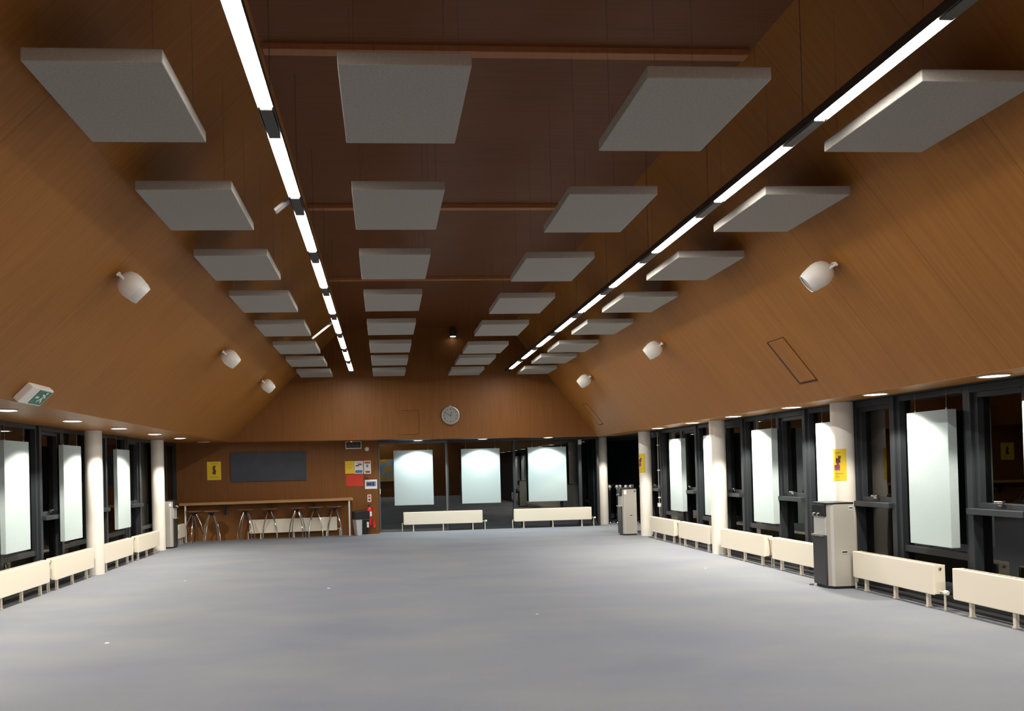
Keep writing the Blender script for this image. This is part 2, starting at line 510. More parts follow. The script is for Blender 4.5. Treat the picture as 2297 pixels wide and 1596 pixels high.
for x, lb in ((0.88, 'above the left pale panel'), (2.55, 'above the middle pale panel'), (4.25, 'above the right pale panel')):
    downlight(x, 19.30, 2.36, 'round recessed downlight at the end window wall ' + lb, SPOT * .50, SPOT_COOL)

RUNZ = 3.95
def light_run(x, name_label, first):
    t = thing('linear_light', name_label, 'ceiling light', (x, 0, RUNZ), 0, 'suspended light runs')
    # continuous dark housing, a shallow trough seen from below
    prof = [(-.052, -.017), (-.048, -.017), (-.048, .006), (.048, .006), (.048, -.017), (.052, -.017), (.050, .03), (.030, .062), (-.030, .062), (-.046, .03)]
    obj('housing', prism(prof, YR + .6, gy(x) - .35, 'Y'), 'housing', t)
    per, ln = 1.586, 1.155
    ys = []
    n = 0
    start = first - per * 6
    while start + per * n < 17.0:
        ys.append(start + per * n); n += 1
    for y0 in ys:
        seg = 8
        arc = [(.0455 * math.cos(PI + PI * i / seg), .020 * math.sin(PI + PI * i / seg)) for i in range(seg + 1)]
        bm = nb()                              # open-topped bowed diffuser under the trough
        lo = [bm.verts.new((a, y0, b)) for a, b in arc]
        hi = [bm.verts.new((a, y0 + ln, b)) for a, b in arc]
        for i in range(seg):
            bm.faces.new((lo[i], hi[i], hi[i + 1], lo[i + 1]))
        obj('diffuser', bm, 'tube', t, smooth=True)
    for y0 in ys:
        if y0 > -5:
            obj('joint', bx(-.041, .041, y0 - (per - ln) + .004, y0 - .004, -.026, .004), 'housing', t, bevel=.008)
    e = ys[-1] + ln
    obj('end_cap', bx(-.050, .050, e + .004, e + .05, -.028, .05), 'housing', t, bevel=.006)
    for y0 in ys:
        if y0 > 1:
            obj('wire', tube([(0, y0 - .22, .06), (0, y0 - .22, CZ - RUNZ)], .003, 6), 'wire', t)
    return t
tL = light_run(-0.695, 'long suspended run of lit tubes over the left half of the hall', 3.72)
light_run(3.045, 'long suspended run of lit tubes over the right half of the hall', 3.82)
# two short white stays on the left run
obj('stay', xf(bx(-.045, .045, -.012, .012, 0, .17), frame_matrix((-.055, 6.60, .02), (0, 1, 0), (-.15, 0.0, -.12))), 'stay_grey', tL, bevel=.004)
obj('stay', xf(bx(-.03, .03, -.012, .012, 0, .42), frame_matrix((-.055, 12.08, .03), (0, 1, 0), (-.32, 0, -.25))), 'white', tL, bevel=.004)

# small surface lamp on the gable
t = thing('surface_lamp', 'small lit cylinder lamp high on the end gable between the light runs', 'lamp', (1.775, gy(1.775) - .13, 4.86))
obj('body', lathe([(.085, 0), (.088, .17), (.07, .20)], 24), 'housing', t, smooth=True)
obj('lamp', lathe([(.07, -.004), (.03, -.006)], 24), 'lamp_dim', t, smooth=True)
obj('bracket', bx(-.03, .03, .06, .13, .08, .14), 'housing', t)

# ------------------------------------------------------------------ hung ceiling panels
PW, PL, PT, PZ = 0.755, 1.02, 0.076, 3.87
cols = [(-1.531, 'outside the left light run'), (0.174, 'just inside the left light run'), (1.980, 'just inside the right light run'), (3.674, 'outside the right light run')]
rowsA = [4.22, 6.11, 7.96, 9.76, 11.65, 13.55, 15.33, 17.18]
rowsB = [4.33, 6.21, 8.12, 10.03, 11.87, 13.83, 15.44, 17.25]
ROW = ['nearest row', 'second row', 'third row', 'fourth row', 'fifth row', 'sixth row', 'seventh row', 'farthest row']
for ci, (cx, where) in enumerate(cols):
    proto = None
    for ri in range(8):
        y = (rowsA if ci < 2 else rowsB)[ri]
        lab = 'square grey acoustic panel of the %s, hung %s' % (ROW[ri], where)
        if proto is None:
            proto = thing('ceiling_panel', lab, 'acoustic panel', (cx, y, PZ), 0, 'hung ceiling panels')
            obj('slab', bx(-PW / 2, PW / 2, 0, PL, 0, PT), 'panel_grey', proto, bevel=.006)
            for sx in (-.31, .31):
                for sy in (.06, PL - .06):
                    top = CZ if ci in (1, 2) else (lz(cx + sx) if ci == 0 else rz_(cx + sx))
                    top = min(top, CZ)
                    obj('wire', tube([(sx, sy, PT), (sx, sy, top - PZ)], .0013, 5), 'wire', proto)
        else:
            dup(proto, (cx, y, PZ), random.uniform(-.004, .004), lab)

# ------------------------------------------------------------------ pale panels in front of the windows
def wall_panel(w, h, label, loc, rz, top, th=.06):
    """hangs on two wires; faces local -Y; origin at bottom centre"""
    t = thing('wall_panel', label, 'acoustic panel', loc, rz, 'pale panels hung before the windows')
    obj('slab', bx(-w / 2, w / 2, 0, th, 0, h), 'panel_blue', t, bevel=.005)
    for sx in (-w * .38, w * .38):
        obj('wire', tube([(sx, th * .5, h), (sx, th * .5, top - loc[2])], .0028, 5), 'wire', t)
        obj('hook', bx(sx - .008, sx + .008, th * .5 - .006, th * .5 + .006, h, h + .02), 'steel', t)
    return t
for x, lb in ((0.77, 'leftmost of the three on the end window wall'), (2.535, 'middle one of the three on the end window wall'), (4.30, 'rightmost of the three on the end window wall')):
    wall_panel(1.02, 1.43, 'large pale panel, ' + lb, (x, 19.72, 0.69), 0, 2.36)
for yc, lb in ((6.30, 'cut off by the picture edge, beyond the nearest radiator'), (7.85, 'in front of the window just past the near water cooler'), (9.66, 'half hidden behind the near water cooler and its column'), (11.47, 'above the gap between two radiators, before the cooler'), (13.32, 'mostly hidden behind the middle column'), (15.0, 'next to the column with the half-seen poster')):
    wall_panel(.62, 1.46, 'tall pale panel on the right window side, ' + lb, (5.90, yc, 0.64), PI / 2 * -1, RZ, .10)
for yc, lb in ((10.42, 'cut off by the picture edge'), (12.22, 'just before the near white column'), (14.55, 'between the two white columns')):
    wall_panel(.68, 1.47, 'tall pale panel on the left window side, ' + lb, (-4.85, yc, 0.65), PI / 2, LZ, .07)

# ------------------------------------------------------------------ radiators
def radiator(L, label, loc, rz, z0=.15, h=.32, valve=1, group='cream radiators', feet=(.12, .5, .88), d=.13):
    """front faces local -Y, origin on the floor at the middle of the front"""
    t = thing('radiator', label, 'radiator', loc, rz, group)
    obj('front_panel', bx(-L / 2, L / 2, 0, .022, z0, z0 + h), 'cream', t, bevel=.008)
    obj('back_panel', bx(-L / 2 + .02, L / 2 - .02, d - .022, d, z0 + .01, z0 + h - .01), 'cream', t, bevel=.006)
    bm = nb()
    n = 22
    box(bm, -L / 2 + .01, L / 2 - .01, .02, .032, z0 + h - .018, z0 + h - .004)
    box(bm, -L / 2 + .01, L / 2 - .01, d - .034, d - .02, z0 + h - .018, z0 + h - .004)
    for i in range(n):
        x = -L / 2 + .03 + (L - .06) * i / (n - 1)
        box(bm, x - .012, x + .012, .032, d - .034, z0 + h - .016, z0 + h - .008)
    obj('grille', bm, 'cream_dark', t)
    for s in (-1, 1):
        e = obj('end_cap', bx(*sorted((s * L / 2 - s * .004, s * L / 2 + s * .008)), .004, d - .004, z0 + .01, z0 + h - .004), 'cream', t, bevel=.004)
        obj('plug', xf(lathe([(.016, 0), (.016, .008), (.009, .010)], 12), Matrix.Translation((s * (L / 2 + .008), d / 2, z0 + h - .045)) @ Matrix.Rotation(s * PI / 2, 4, 'Y')), 'steel', e)
    for f in feet:
        x = -L / 2 + L * f
        bm = bx(x - .016, x + .016, d * .35, d * .62, 0.012, z0 + .02)
        box(bm, x - .02, x + .02, d * .3, d * .7, 0, .012)
        obj('foot', bm, 'cream', t)
    if valve:
        s = valve
        x = s * (L / 2 + .075)
        p = obj('pipe', tube([(s * (L / 2), d / 2, z0 + .04), (x, d / 2, z0 + .04), (x, d / 2, 0)], .011, 8), 'cream', t, smooth=True)
        obj('valve_knob', xf(lathe([(.018, 0), (.026, .01), (.026, .045), (.018, .055)], 14), Matrix.Translation((x, d / 2 - .01, z0 + .04)) @ Matrix.Rotation(s * PI / 2, 4, 'Y')), 'white', p, smooth=True)
        x = -s * (L / 2 + .045)
        obj('pipe', tube([(-s * (L / 2), d / 2, z0 + .04), (x, d / 2, z0 + .04), (x, d / 2, 0)], .011, 8), 'cream', t, smooth=True)
    return t
for y0, y1, v, lb in ((14.70, 16.08, 0, 'farthest of the right window wall, by the poster column'), (13.07, 14.48, 0, 'between the middle column and its farther neighbour'), (11.12, 12.62, 0, 'just on the near side of the middle column'), (9.53, 10.90, 0, 'ending behind the near water cooler'), (7.58, 8.95, 1, 'starting behind the near water cooler, valve at its near end'), (5.93, 7.31, 0, 'cut off at the right edge, nearest of all')):
    radiator(y1 - y0, 'long low cream radiator, ' + lb, (5.72, (y0 + y1) / 2, 0), -PI / 2, valve=v)
for y0, y1, lb in ((9.60, 11.03, 'cut off at the left edge'), (11.22, 12.66, 'touching the near left column'), (13.17, 14.60, 'just past the near left column'), (14.88, 16.27, 'reaching the far left column')):
    radiator(y1 - y0, 'long low cream radiator on the left window wall, ' + lb, (-4.72, (y0 + y1) / 2, 0), PI / 2, valve=0)
radiator(.66, 'short cream radiator in the left corner before the counter leg', (-4.72, 18.07, 0), PI / 2, z0=.16, h=.31, valve=0, feet=(.2, .5, .8))
radiator(2.05, 'long cream radiator under the end windows, below the two left panels', (1.515, 19.72, 0), 0, z0=.18, h=.33)
radiator(2.05, 'long cream radiator under the end windows, below the right panel', (4.42, 19.72, 0), 0, z0=.18, h=.33)
ang = math.atan(.133)
def onwall(x, off=0.0):
    return (x - off * math.sin(-ang), wy(x) - off * math.cos(ang), 0)
radiator(2.12, 'long cream radiator on the wood wall behind the bar stools', onwall(-2.28, .15), ang, z0=.14, h=.34)
# coupling pipes between neighbouring radiators
def coupling(x, yc, side, label):
    t = thing('pipe_coupling', label, 'pipe', (x, yc, 0), 0, 'radiator coupling pipes')
    for k, dy in enumerate((-.03, .03)):
        obj('riser', tube([(0, dy, .0), (0, dy, .44)], .010, 8), 'cream_dark', t, smooth=True)
    obj('tie', tube([(0, -.09, .42), (0, .09, .42)], .012, 8), 'cream', t, smooth=True)
    obj('tie', tube([(0, -.09, .17), (0, .09, .17)], .012, 8), 'charcoal', t, smooth=True)
coupling(5.79, 14.59, 1, 'pipes joining the two farthest radiators on the right')
coupling(5.79, 11.01, 1, 'pipes joining the two radiators before the near cooler')
coupling(-4.79, 11.125, -1, 'pipes joining the two radiators at the left edge')
coupling(-4.79, 14.74, -1, 'pipes joining the radiators between the left columns')

# ------------------------------------------------------------------ water coolers
def cooler(label, loc, rz, parts_label='white'):
    """front faces local -X; origin on the floor in the middle"""
    t = thing('water_cooler', label, 'water cooler', loc, rz, 'floor-standing water coolers')
    D, Wd, c, hgt = .17, .20, .075, 1.045
    body = [(-D + .02, -Wd + c), (-D + c, -Wd), (D, -Wd), (D, Wd), (-D + c, Wd), (-D + .02, Wd - c)]
    obj('body', prism(body, .03, hgt), 'silver', t, bevel=.005)
    for s in (-1, 1):
        pts = [(-D + .022, s * (Wd - c)), (-D + c, s * (Wd + .002)), (-D + c, s * (Wd - .01)), (-D + .03, s * (Wd - c - .01))]
        obj('corner_strip', prism(pts, .035, hgt - .002), 'silver_light', t)
    obj('base', prism([(-D + .03, -Wd + c), (-D + c, -Wd + .01), (D - .01, -Wd + .01), (D - .01, Wd - .01), (-D + c, Wd - .01), (-D + .03, Wd - c)], 0, .032), 'black', t)
    lid = [(-D - .01, -Wd + c), (-D + c - .01, -Wd - .002), (D + .002, -Wd - .002), (D + .002, Wd + .002), (-D + c - .01, Wd + .002), (-D - .01, Wd - c)]
    obj('lid', prism(lid, hgt, hgt + .022), 'black', t, bevel=.006)
    obj('front_panel', bx(-D - .002, -D + .03, -Wd + c - .01, Wd - c + .01, .035, .66), 'charcoal', t, bevel=.006)
    hd = obj('dispenser_head', bx(-D - .012, -D + .03, -Wd + c - .01, Wd - c + .01, .89, hgt), 'black', t, bevel=.01)
    for s in (-.045, .045):
        obj('tap', tube([(-D - .012, s, .93), (-D - .045, s, .925), (-D - .040, s, .895)], .008, 8), 'steel', hd, smooth=True)
    obj('niche', bx(-D + .012, -D + .022, -Wd + c, Wd - c, .66, .89), 'silver_light', t)
    obj('drip_tray', bx(-D - .035, -D + .02, -Wd + c + .01, Wd - c - .01, .645, .668), 'steel', t, bevel=.004)
    for s in (-1, 1):
        h = obj('side_grip', bx(-.005, .075, *sorted((s * Wd, s * (Wd + .004))), .43, .475), 'silver_light', t, bevel=.002)
        obj('slot', bx(.002, .068, *sorted((s * (Wd + .003), s * (Wd + .006))), .445, .463), 'black', h)
    return t
ca = cooler('big grey water cooler standing before the near right column', (5.615, 9.20, 0), 0)
stk = obj('sticker', bx(.105, .155, -.2025, -.199, .975, 1.02), 'paper', ca)
obj('print', bx(.108, .152, -.204, -.2024, .985, 1.008), 'ink', stk)
obj('floor_clip', tube([(-.16, .16, .012), (-.21, .17, .012), (-.23, .14, .012), (-.19, .11, .012)], .006), 'black', ca)
cb = cooler('grey water cooler with a white label by the far right columns', (5.53, 17.04, 0), 0)
lbl = obj('label_sheet', bx(-.125, -.06, -.2035, -.2005, .93, 1.025), 'paper', cb)
obj('sticker', bx(.11, .15, -.2025, -.199, .98, 1.01), 'ink', cb)
cc = cooler('cream-grey water cooler beside the far left column and corner radiator', (-4.84, 17.36, 0), PI)
obj('label_sheet', bx(-.13, -.075, .2005, .2035, .93, .995), 'paper', cc)

# ------------------------------------------------------------------ speakers on the slopes
def speaker(p, n, label, first=[]):
    m = frame_matrix(p, (0, 1, 0), Vector(n) + Vector((0, .38, 0)))   # turned a little to the far end
    if first:
        return dup(first[0], None, 0, label, None, m)
    t = thing('loudspeaker', label, 'loudspeaker', group='bullet loudspeakers on the slopes', mat4=m)
    obj('housing', lathe([(.02, .035), (.062, .045), (.100, .075), (.122, .12), (.128, .165), (.122, .215), (.116, .232)], 32), 'offwhite', t, smooth=True)
    obj('front_ring', lathe([(.118, .232), (.115, .262), (.098, .305), (.090, .300)], 32, cap=False), 'white', t, smooth=True)
    obj('grille', lathe([(.094, .292), (.05, .298), (.004, .299)], 32), 'silver', t, smooth=True)
    b = obj('bracket', bx(-.11, .02, -.02, .02, .0, .022), 'white', t, bevel=.004)
    obj('bolt', lathe([(.016, .02), (.016, .06), (.01, .065)], 12), 'white', b)
    obj('bolt', xf(lathe([(.014, 0), (.014, .06)], 12), Matrix.Translation((-.09, 0, .02))), 'white', b)
    first.append(t)
    return t
for y, lb in ((7.42, 'nearest of the three on the left slope'), (12.1, 'middle of the three on the left slope'), (15.95, 'farthest of the three on the left slope')):
    speaker((-2.49, y, lz(-2.49)), nL, 'white bullet loudspeaker, ' + lb)
for y, lb in ((7.10, 'nearest of the three on the right slope'), (11.68, 'middle of the three on the right slope'), (15.82, 'farthest of the three on the right slope')):
    speaker((4.44, y, rz_(4.44)), nR, 'white bullet loudspeaker, ' + lb)

# ------------------------------------------------------------------ signs
# exit sign on the left slope: local X up the slope, Y along the hall, Z into the room
m = frame_matrix((-3.57, 8.0, lz(-3.57)), uL, nL)
t = thing('exit_sign', 'cream exit sign box with green running-man face low on left slope', 'exit sign', mat4=m)
sy = 1 if m.to_3x3()[1][1] > 0 else -1
def flip(bm):
    return xf(bm, Matrix.Scale(sy, 4, (0, 1, 0)))
obj('case', flip(bx(-.11, .11, -.24, .24, 0, .075)), 'offwhite', t, bevel=.012)
f = obj('face', flip(bx(-.09, .09, -.06, .21, .075, .080)), 'green', t)
man = nb()
for a, b, r in (((.045, .12), (-.005, .10), .016), ((-.005, .10), (-.06, .15), .012), ((-.005, .10), (-.055, .055), .012), ((.035, .115), (.005, .16), .010), ((.035, .115), (.045, .06), .010)):
    d = Vector((b[0] - a[0], b[1] - a[1], 0)); s = d.normalized().cross(Vector((0, 0, 1))) * r
    A, B = Vector((*a, .0815)), Vector((*b, .0815))
    vs = [man.verts.new(q) for q in (A - s, A + s, B + s * .7, B - s * .7)]
    man.faces.new(vs)
vs = [man.verts.new((.068 + .016 * math.cos(2 * PI * i / 12), .125 + .016 * math.sin(2 * PI * i / 12), .0815)) for i in range(12)]
man.faces.new(vs)
obj('running_man', flip(man), 'paper', f)
arr = nb()
box(arr, -.012, .012, -.03, .03, .080, .082)
obj('arrow_bar', flip(arr), 'paper', f)

# dark exit sign above the posters
xw = -.76
t = thing('exit_sign', 'black-faced exit sign with red light above the poster wall', 'exit sign', onwall(xw, .02)[:2] + (2.18,), ang)
obj('case', bx(-.20, .20, -.05, .02, 0, .185), 'white', t, bevel=.004)
f = obj('face', bx(-.185, .185, -.054, -.049, .02, .17), 'black', t)
pg = nb()
for q in ((-.12, -.075, .04, .15), (-.05, .03, .075, .115), (.07, .115, .04, .15)):
    box(pg, q[0], q[1], -.056, -.054, q[2], q[3])
obj('pictogram', pg, mat('dim_green', (.02, .06, .03), .4), f)
obj('red_light', bx(-.065, -.04, -.056, -.05, .168, .19), 'led', t)
t = thing('smoke_alarm', 'small round white detector on the wood wall beside the exit sign', 'detector', onwall(-.42, .0)[:2] + (2.17,), ang)
obj('base', xf(lathe([(.055, 0), (.055, .02)], 20), Matrix.Rotation(PI / 2, 4, 'X')), 'white', t, smooth=True)
obj('dome', xf(lathe([(.05, .02), (.04, .045), (.01, .055)], 20), Matrix.Rotation(PI / 2, 4, 'X')), 'white', t, smooth=True)

def poster(name, label, cat, x, z, w, h, m, bits, group='notices on the wood wall', th=.004):
    """flat sheet on the wood wall; bits: (part, x0, x1, z0, z1, material) in fractions of the sheet"""
    t = thing(name, label, cat, onwall(x, .0)[:2] + (z,), ang, group)
    s = obj('sheet', bx(-w / 2, w / 2, -th, 0, 0, h), m, t)
    for nm, a, b, c, d, mm in bits:
        obj(nm, bx(-w / 2 + a * w, -w / 2 + b * w, -th - .0015, -th, c * h, d * h), mm, t)
    return t
poster('poster', 'plain yellow notice, left of the upper row by the exit sign', 'poster', -.865, 1.55, .225, .32, 'yellow', [('text_line', .25, .75, .72, .75, 'ochre'), ('text_line', .2, .8, .5, .53, 'ochre'), ('text_line', .25, .7, .42, .45, 'ochre')])
poster('poster', 'white poster with blue picture, between yellow and red-headed ones', 'poster', -.635, 1.545, .225, .32, 'paper', [('picture', .1, .9, .06, .28, 'ink_blue'), ('text_block', .15, .5, .58, .68, 'ink'), ('text_block', .4, .85, .68, .78, 'ink'), ('text_line', .15, .85, .84, .88, 'ink_red')])
poster('poster', 'white poster with red heading, right end of the upper row', 'poster', -.415, 1.535, .18, .335, 'paper', [('heading', .1, .92, .78, .94, 'ink_red'), ('text_block', .35, .6, .5, .7, 'ink_blue'), ('footer', .2, .85, .06, .13, 'ink_red'), ('footer_line', .2, .85, .14, .22, 'ink')])
poster('notice_sheet', 'left half of the plain red sheets below the white posters', 'poster', -.852, 1.235, .218, .295, 'red', [])
poster('notice_sheet', 'right half of the plain red sheets below the white posters', 'poster', -.632, 1.232, .218, .295, 'red', [])
poster('notice', 'white landscape notice with grey picture near the door edge', 'notice', -.335, 1.15, .31, .235, 'paper', [('picture', .1, .9, .28, .8, 'ink_blue'), ('dark_shape', .15, .55, .4, .65, 'ink'), ('dark_shape', .62, .75, .3, .7, 'ink')])
poster('notice', 'narrow white instruction sign above the fire extinguisher', 'notice', -.385, .82, .095, .185, 'paper', [('pictogram', .2, .8, .55, .9, 'ink_red'), ('text_block', .2, .8, .15, .42, 'ink')])
t = thing('call_point', 'small dark red call point between red sheets and landscape notice', 'alarm', onwall(-.42, 0)[:2] + (1.40,), ang)
obj('case', bx(-.04, .04, -.03, 0, 0, .075), mat('dull_red', (.28, .03, .02), .4), t, bevel=.006)
obj('button', xf(lathe([(.02, 0), (.018, .006)], 14), Matrix.Translation((0, -.03, .037)) @ Matrix.Rotation(PI / 2, 4, 'X')), 'black', t)

def figure_bits(t, prefix=''):
    pass
# yellow poster beside the board
t = poster('poster', 'yellow poster with a dark figure beside the slate board', 'poster', -4.15, 1.48, .33, .45, 'yellow', [('text_line', .3, .75, .86, .9, 'ochre'), ('text_line', .15, .85, .14, .18, 'ochre')], None)
fig = nb()
prism([(-.05, .15), (.03, .13), (.05, .22), (.02, .28), (.045, .34), (-.01, .36), (-.04, .29), (-.02, .23)], -.0065, -.005, 'Y', fig)
obj('figure', fig, 'ink_brown', t)
# slate board
t = thing('slate_board', 'wide dark slate-blue board on the wood wall above the counter', 'board', onwall(-2.85, 0)[:2] + (1.42,), ang)
obj('board_face', bx(-.92, .92, -.03, -.004, 0, .72), 'board', t, bevel=.003)
obj('backing', bx(-.90, .90, -.004, .0, .02, .70), 'black', t)

def column_poster(cx, cy, a0, a1, z0, z1, label):
    """sheet wrapped on a round column, angles from the camera-facing side"""
    R = .1375
    t = thing('poster', label, 'poster', (cx, cy, 0), 0, 'yellow posters')
    def patch(f0, f1, g0, g1, r, n=8):
        bm = nb()
        lo = a0 + (a1 - a0) * f0; hi = a0 + (a1 - a0) * f1
        zz0 = z0 + (z1 - z0) * g0; zz1 = z0 + (z1 - z0) * g1
        ring = []
        for i in range(n + 1):
            a = lo + (hi - lo) * i / n
            ring.append([bm.verts.new((rr * math.cos(a), rr * math.sin(a), z)) for rr in (r - .001, r) for z in (zz0, zz1)])
        for p, q in zip(ring, ring[1:]):
            bm.faces.new((p[2], q[2], q[3], p[3])); bm.faces.new((p[0], p[1], q[1], q[0]))
            bm.faces.new((p[1], p[3], q[3], q[1])); bm.faces.new((p[0], q[0], q[2], p[2]))
        bm.faces.new((ring[0][0], ring[0][2], ring[0][3], ring[0][1])); bm.faces.new((ring[-1][0], ring[-1][1], ring[-1][3], ring[-1][2]))
        return bm
    obj('sheet', patch(0, 1, 0, 1, R), 'yellow', t)
    obj('text_line', patch(.2, .62, .86, .895, R + .0012), 'ochre', t)
    obj('text_line', patch(.2, .80, .205, .235, R + .0012), 'ochre', t)
    obj('text_line', patch(.2, .55, .115, .14, R + .0012), 'ochre', t)
    fg = obj('figure', patch(.14, .56, .33, .50, R + .0012), 'ink_magenta', t)
    obj('hair_bun', patch(.46, .64, .70, .78, R + .0014, 4), 'ink_brown', fg)
    obj('head', patch(.28, .60, .56, .71, R + .0013, 4), 'ink_brown', fg)
    obj('neck', patch(.34, .52, .49, .57, R + .0014, 4), 'ink_magenta', fg)
    obj('sleeve', patch(.16, .54, .33, .39, R + .0014, 4), 'ink_purple', fg)
# angles: direction from column to camera is about -122 degrees; larger angle turns to the right in view
column_poster(5.93, 9.42, math.radians(-178), math.radians(-106), 1.325, 1.735, 'yellow poster with a seated figure on the near right column')
column_poster(5.86, 16.66, math.radians(-200), math.radians(-110), 1.41, 1.84, 'half-seen yellow poster on the column behind the far cooler')

# ------------------------------------------------------------------ clock and hatches
t = thing('wall_clock', 'round steel-rimmed wall clock on the wood end gable', 'clock', (1.672, gy(1.672) - .004, 2.925), math.atan(.02))
RX90 = Matrix.Rotation(PI / 2, 4, 'X')
obj('case', xf(lathe([(.222, 0), (.230, .03), (.222, .055), (.202, .058), (.197, .045)], 48, cap=False), RX90), 'steel', t, smooth=True)
obj('dial', xf(lathe([(.201, .035), (.1, .0352), (.002, .0353)], 48), RX90), 'dial', t)
mk = nb()
for i in range(12):
    a = i * PI / 6
    c = Vector((math.sin(a) * .155, -.037, math.cos(a) * .155))
    s = .016 if i % 2 == 0 else .011
    box(mk, c.x - s * .7, c.x + s * .7, -.0375, -.0365, c.z - s, c.z + s)
obj('numerals', mk, 'ink', t)
def hand(ang_, ln, w, y):
    return xf(bx(-w, w, y - .002, y, -.03, ln), Matrix.Rotation(ang_, 4, 'Y'))
obj('minute_hand', hand(math.radians(-62), .14, .006, -.040), 'ink', t)
obj('hour_hand', hand(math.radians(25), .09, .008, -.043), 'ink', t)
obj('hook', bx(-.012, .012, -.02, -.0, .230, .252), 'paper', t)

def hatch(mat4, w, h, label, wood, gap=.03, cat='hatch'):
    t = thing('access_hatch', label, cat, group='wooden access hatches', mat4=mat4)
    obj('gap_liner', bx(-w / 2, w / 2, -h / 2, h / 2, 0, .003), 'dark_gap', t)
    obj('panel', bx(-w / 2 + gap[0], w / 2 - gap[1], -h / 2 + gap[2], h / 2 - gap[3], 0, .010), wood, t, bevel=.002)
    bm = nb()
    e = .012
    return t
# local X up the slope, local Y = z cross x
def slope_hatch(x0, x1, y0, y1, label):
    xc, yc = (x0 + x1) / 2, (y0 + y1) / 2
    L = abs(x1 - x0) / abs(uR.x)
    mm = frame_matrix((xc, yc, rz_(xc)), uR, nR)
    hatch(mm, L, y1 - y0, label, 'wood_slope', (.030, .010, .05, .009) if mm.to_3x3()[1][1] < 0 else (.030, .010, .009, .05))
slope_hatch(4.785, 5.20, 8.70, 9.10, 'narrow wooden hatch in the right slope past the near loudspeaker')
slope_hatch(4.79, 5.185, 17.50, 17.86, 'narrow wooden hatch in the right slope at the gable corner')
mm = frame_matrix((.62, gy(.62), 2.775), (1, .02, 0), (0, -1, 0))
hatch(mm, .54, .60, 'square wooden hatch in the end gable to the left of the clock', 'wood_end_shaded', (.012, .006, .006, .012))

# ------------------------------------------------------------------ counter, stools, bin, extinguisher
ctx0, ctx1 = -4.93, -0.83
t = thing('bar_counter', 'long narrow wooden bar counter along the wood wall', 'counter', onwall(0, 0)[:2] + (0,), ang)
def cl(x):                                   # world x to counter-local x
    return x / math.cos(ang)
obj('worktop', bx(cl(ctx0), cl(ctx1), -.36, -.005, .885, .945), 'counter', t, bevel=.004)
for x in (-4.80, -.925):
    obj('leg', bx(cl(x) - .02, cl(x) + .02, -.33, -.29, 0, .885), 'white', t, bevel=.003)
for x in (-3.90, -2.80, -1.78):
    obj('bracket', prism([(-.005, .885), (-.30, .885), (-.30, .86), (-.04, .62), (-.005, .62)], cl(x) - .015, cl(x) + .015, 'X'), 'board', t)

def make_stool(label, loc, rz):
    t = thing('bar_stool', label, 'bar stool', loc, rz, 'bar stools at the counter')
    obj('seat', lathe([(.02, .725), (.12, .722), (.185, .738), (.192, .750), (.185, .757), (.10, .748), (.01, .746)], 28), 'seat', t, smooth=True)
    obj('hub', lathe([(.035, .64), (.06, .68), (.09, .722)], 18), 'black', t, smooth=True)
    for k in range(4):
        a = PI / 4 + k * PI / 2
        pts = []
        for s in range(9):
            f = s / 8
            r = .045 + .195 * (1 - (1 - f) ** 2.1)
            pts.append((r * math.cos(a), r * math.sin(a), .69 * (1 - f) + .006))
        obj('leg', tube(pts, .0125, 8), 'chrome', t, smooth=True)
    ring = nb()
    R = .165
    tube([(R * math.cos(2 * PI * i / 24), R * math.sin(2 * PI * i / 24), .33) for i in range(25)], .007, 6, ring)
    return t, ring
spots = [(-4.55, .40, .78, 'first from the window end'), (-4.10, .62, .35, 'second, pulled out before the others'), (-3.36, .38, -.05, 'third from the window end'), (-2.80, .37, .1, 'fourth from the window end'), (-2.15, .37, -.1, 'fifth from the window end'), (-1.71, .38, .12, 'sixth from the window end'), (-1.25, .36, .0, 'last, beside the right counter leg')]
st0 = None
for x, off, a, lb in spots:
    y = wy(x) - off
    lab = 'chrome-legged wooden bar stool at the counter, ' + lb
    if st0 is None:
        st0, rg = make_stool(lab, (x, y, 0), a)
        rg.free()
    else:
        dup(st0, (x, y, 0), a, lab)

t = thing('waste_bin', 'white waste bin with black lid beside the counter end', 'bin', (-.60, 19.06, 0), ang + .25)
def taper(w0, d0, w1, d1, z0, z1):
    bm = nb()
    lo = [bm.verts.new((sx * w0, sy * d0, z0)) for sx, sy in ((-1, -1), (1, -1), (1, 1), (-1, 1))]
    hi = [bm.verts.new((sx * w1, sy * d1, z1)) for sx, sy in ((-1, -1), (1, -1), (1, 1), (-1, 1))]
    bm.faces.new(lo[::-1]); bm.faces.new(hi)
    for i in range(4):
        bm.faces.new((lo[i], lo[(i + 1) % 4], hi[(i + 1) % 4], hi[i]))
    return bm
obj('body', taper(.14, .11, .185, .14, 0.0, .43), 'bin_white', t, bevel=.012)
obj('front_flap', slab([(-.02, -.117, .03), (.135, -.117, .03), (.175, -.142, .40), (-.02, -.142, .40)], (0, -.006, 0)), 'black', t)
obj('lid', prism([(-.19, .42), (.19, .42), (.19, .60), (.10, .635), (-.19, .60)], -.145, .145, 'Y'), 'black', t, bevel=.012)
obj('liner', taper(.189, .144, .189, .144, .405, .43), 'black', t)
obj('sticker', bx(.10, .15, -.149, -.146, .20, .34), 'paper', t)

